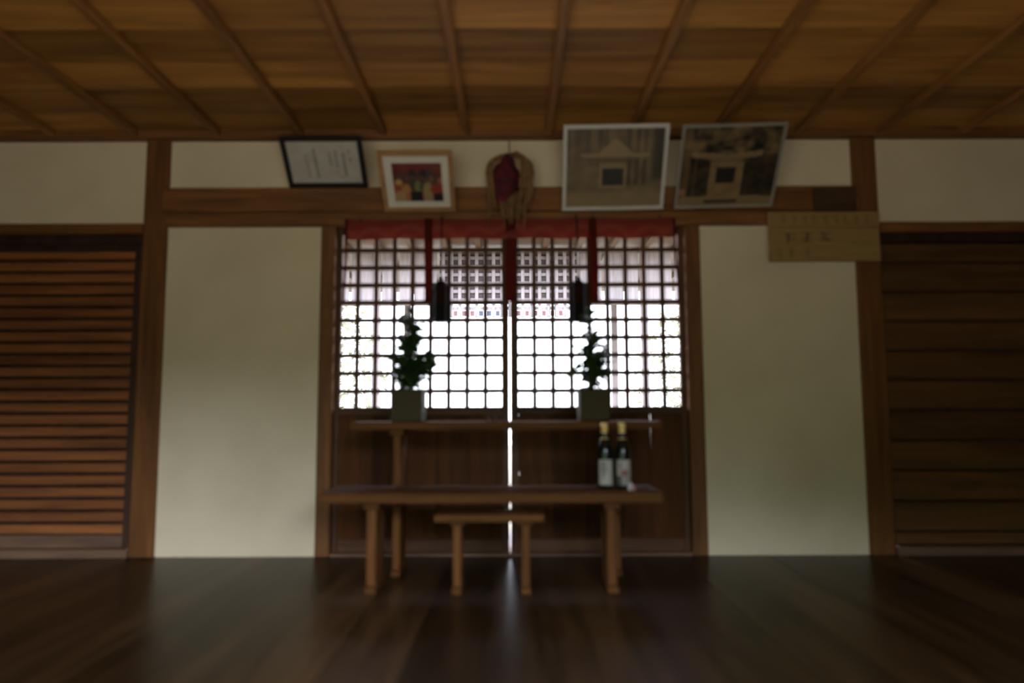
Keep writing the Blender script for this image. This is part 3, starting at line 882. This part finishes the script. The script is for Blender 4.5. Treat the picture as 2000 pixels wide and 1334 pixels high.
def sprig(x, y, z0, twigs, label, seed, dens):
    dens *= 1.4
    rr = random.Random(seed)
    t = empty('evergreen_branch', (x, y, z0), label, 'branch', 'evergreen branches in the square vases')
    for ti, (pts, r0) in enumerate(twigs):
        bm = bmesh.new()
        P = [Vector(p) for p in pts]
        tube(bm, P, [r0 * (1 - 0.75 * i / (len(P) - 1)) for i in range(len(P))], 6)
        mesh_obj('stem', bm, M['stem'], t, (x, y, z0))
        # leaves along the twig
        total = sum((b - a).length for a, b in zip(P, P[1:]))
        nleaf = int(total * dens)
        for k in range(nleaf):
            s = (k + 0.5 + rr.uniform(-0.3, 0.3)) / nleaf * total
            if ti == 0 and s < 0.125: continue
            for a, b in zip(P, P[1:]):
                L = (b - a).length
                if s <= L: break
                s -= L
            pos = a.lerp(b, min(1, max(0, s / L)))
            ang = k * 2.4 + rr.uniform(-0.5, 0.5)
            o = bpy.data.objects.new('leaf', leaf_me)
            finish(o, t, Vector((x, y, z0)) + pos)
            o.rotation_euler = (rr.uniform(-0.6, 0.6), rr.uniform(-0.9, 0.35), ang)
            sc = rr.uniform(0.75, 1.05)
            o.scale = (sc, sc, sc)
    # the growing tip
    tip = Vector(twigs[0][0][-1])
    for k in range(3):
        o = bpy.data.objects.new('leaf', leaf_me)
        finish(o, t, Vector((x, y, z0)) + tip)
        o.rotation_euler = (0, R(-75 + 12 * k), k * 2.1); o.scale = (0.7, 0.7, 0.7)
    return t
sprig(-0.490, 3.425, 0.733,
      [([(0, 0, 0), (0.004, 0, 0.12), (-0.006, 0.004, 0.26), (0.008, 0, 0.40), (0.002, 0, 0.475)], 0.008),
       ([(0.002, -0.004, 0.0), (0.006, -0.006, 0.14), (0.035, -0.01, 0.22), (0.085, -0.012, 0.275)], 0.006),
       ([(-0.003, 0.004, 0.0), (-0.004, 0.006, 0.15), (-0.025, 0.0, 0.21), (-0.055, -0.005, 0.25)], 0.006),
       ([(0, 0, 0.16), (0.03, 0.015, 0.19), (0.075, 0.02, 0.235)], 0.004),
       ([(0, 0, 0.15), (-0.025, -0.02, 0.18), (-0.06, -0.03, 0.20)], 0.004),
       ([(0, 0, 0.27), (0.02, -0.01, 0.31), (0.045, -0.01, 0.345)], 0.003),
       ([(0.03, -0.01, 0.21), (0.07, 0.0, 0.255), (0.115, 0.0, 0.29)], 0.003),
       ([(0.0, 0.01, 0.15), (0.05, 0.01, 0.185), (0.11, 0.005, 0.215)], 0.003),
       ([(0.0, 0.0, 0.17), (-0.04, 0.01, 0.22), (-0.075, 0.0, 0.27)], 0.003),
       ([(0, 0, 0.25), (-0.02, 0.01, 0.30), (-0.04, 0.015, 0.34)], 0.003),
       ([(0, 0, 0.33), (0.012, 0.008, 0.37), (0.022, 0.008, 0.41)], 0.002),
       ([(0, 0, 0.34), (-0.014, -0.008, 0.38), (-0.024, -0.008, 0.42)], 0.002)],
      'fuller, wider spray of dark evergreen leaves in a square vase', 21, 150)
sprig(0.385, 3.425, 0.733,
      [([(0, 0, 0), (-0.003, 0, 0.13), (0.006, 0.004, 0.27), (-0.004, 0, 0.40), (-0.008, 0, 0.475)], 0.008),
       ([(0.002, -0.004, 0.0), (0.004, -0.006, 0.14), (0.025, -0.01, 0.21), (0.060, -0.012, 0.255)], 0.006),
       ([(-0.003, 0.004, 0.0), (-0.004, 0.006, 0.15), (-0.025, 0.0, 0.20), (-0.055, -0.005, 0.235)], 0.006),
       ([(0, 0, 0.18), (0.03, 0.015, 0.25), (0.060, 0.02, 0.32)], 0.004),
       ([(0, 0, 0.20), (-0.025, -0.02, 0.26), (-0.055, -0.03, 0.305)], 0.004),
       ([(0, 0, 0.30), (0.015, -0.01, 0.33), (0.030, -0.01, 0.36)], 0.003),
       ([(0.0, 0.0, 0.17), (0.04, 0.01, 0.20), (0.075, 0.0, 0.225)], 0.003),
       ([(0.0, 0.0, 0.16), (-0.035, 0.01, 0.18), (-0.07, 0.0, 0.19)], 0.003)],
      'sparser spray of dark evergreen leaves in the vase above the bottles', 33, 120)

# ================================================================== bottles
def bottle(x, y, z, label, lfn):
    t = empty('sake_bottle', (x, y, z), label, 'bottle', 'sake bottles on the low table')
    bm = bmesh.new()
    lathe(bm, [(0.030, 0.0), (0.0345, 0.004), (0.0355, 0.012), (0.0355, 0.150), (0.033, 0.170), (0.026, 0.192), (0.0185, 0.212),
               (0.0145, 0.232), (0.013, 0.262)], 32)
    mesh_obj('body', bm, M['glass'], t, (x, y, z), smooth=True)
    bm = bmesh.new()
    lathe(bm, [(0.0138, 0.208), (0.0150, 0.212), (0.0142, 0.236), (0.0146, 0.262), (0.0150, 0.264), (0.0150, 0.279), (0.0135, 0.2815)], 24)
    mesh_obj('cap', bm, M['gold'], t, (x, y, z), smooth=True)
    bm = bmesh.new()
    lathe(bm, [(0.0192, 0.2115), (0.0196, 0.213), (0.0180, 0.216), (0.0155, 0.219)], 24)
    mesh_obj('neck_seal', bm, M['gold'], t, (x, y, z), smooth=True)
    painted('label', 0.066, 0.108, lfn, M['label'], t, (x, y, z + 0.070), 44, 60, curve=0.0360)
    return t
def lab1(u, v):
    c = (0.40, 0.375, 0.29)
    for a, b in (((0.18, 0.22), (0.40, 0.14)), ((0.30, 0.10), (0.24, 0.42)), ((0.16, 0.40), (0.46, 0.34)), ((0.44, 0.14), (0.52, 0.44)), ((0.22, 0.56), (0.46, 0.52)), ((0.34, 0.46), (0.30, 0.74))):
        d = seg_d(u, v, a, b)
        c = mix(c, (0.06, 0.055, 0.05), max(0, 1 - d / 0.05) * 1.3)
    return c
def lab2(u, v):
    c = (0.36, 0.34, 0.255)
    for a, b in (((0.18, 0.14), (0.34, 0.30)), ((0.34, 0.10), (0.20, 0.38))):
        c = mix(c, (0.10, 0.09, 0.08), max(0, 1 - seg_d(u, v, a, b) / 0.05))
    c = mix(c, (0.20, 0.085, 0.085), 1.1 * max(0, 1 - math.hypot((u - 0.55) / 0.42, (v - 0.52) / 0.2)) * 1.6)
    if v > 0.66: c = mix(c, (0.13, 0.115, 0.095), 0.7 * max(0, math.sin(u * 26 + v * 17)) + 0.25)
    if v > 0.62 and u < 0.32: c = mix(c, (0.01, 0.01, 0.01), 0.8)
    return c
bottle(0.404, 3.155, 0.415, 'gold capped dark bottle with a plain white label, closer to the stool', lab1)
bottle(0.478, 3.135, 0.415, 'gold capped dark bottle whose label has a reddish patch', lab2)
pk = empty('paper_packet', (0.500, 3.06, 0.415), 'small crumpled white and pink paper at the foot of the bottles', 'paper')
bm = bmesh.new()
bmesh.ops.create_icosphere(bm, subdivisions=2, radius=1)
for v in bm.verts:
    nn = 1 + 0.35 * mnoise.noise(v.co * 2.3)
    v.co = Vector((v.co.x * 0.013 * nn, v.co.y * 0.009 * nn, max(-0.010, v.co.z * 0.024 * nn)))
mesh_obj('white_fold', bm, M['paper'], pk, (0.498, 3.062, 0.425))
bm = bmesh.new()
bmesh.ops.create_icosphere(bm, subdivisions=2, radius=1)
for v in bm.verts:
    nn = 1 + 0.25 * mnoise.noise(v.co * 2.9)
    v.co = Vector((v.co.x * 0.010 * nn, v.co.y * 0.008 * nn, max(-0.009, v.co.z * 0.010 * nn)))
mesh_obj('pink_fold', bm, M['pink'], pk, (0.508, 3.052, 0.424))

# ================================================================== small dark tray on the stand
tr = empty('offering_tray', (-0.078, 3.42, 0.701), 'small dark footed tray in the middle of the stand', 'tray')
box('tray_top', -0.130, -0.026, 3.38, 3.46, 0.727, 0.735, M['darkplate'], tr, 0.002)
box('rim', -0.130, -0.026, 3.38, 3.385, 0.735, 0.743, M['darkplate'], tr, 0.001)
box('rim', -0.130, -0.026, 3.455, 3.46, 0.735, 0.743, M['darkplate'], tr, 0.001)
for lx in (-0.118, -0.084, -0.042):
    box('foot', lx - 0.007, lx + 0.007, 3.385, 3.455, 0.701, 0.727, M['darkplate'], tr, 0.001)
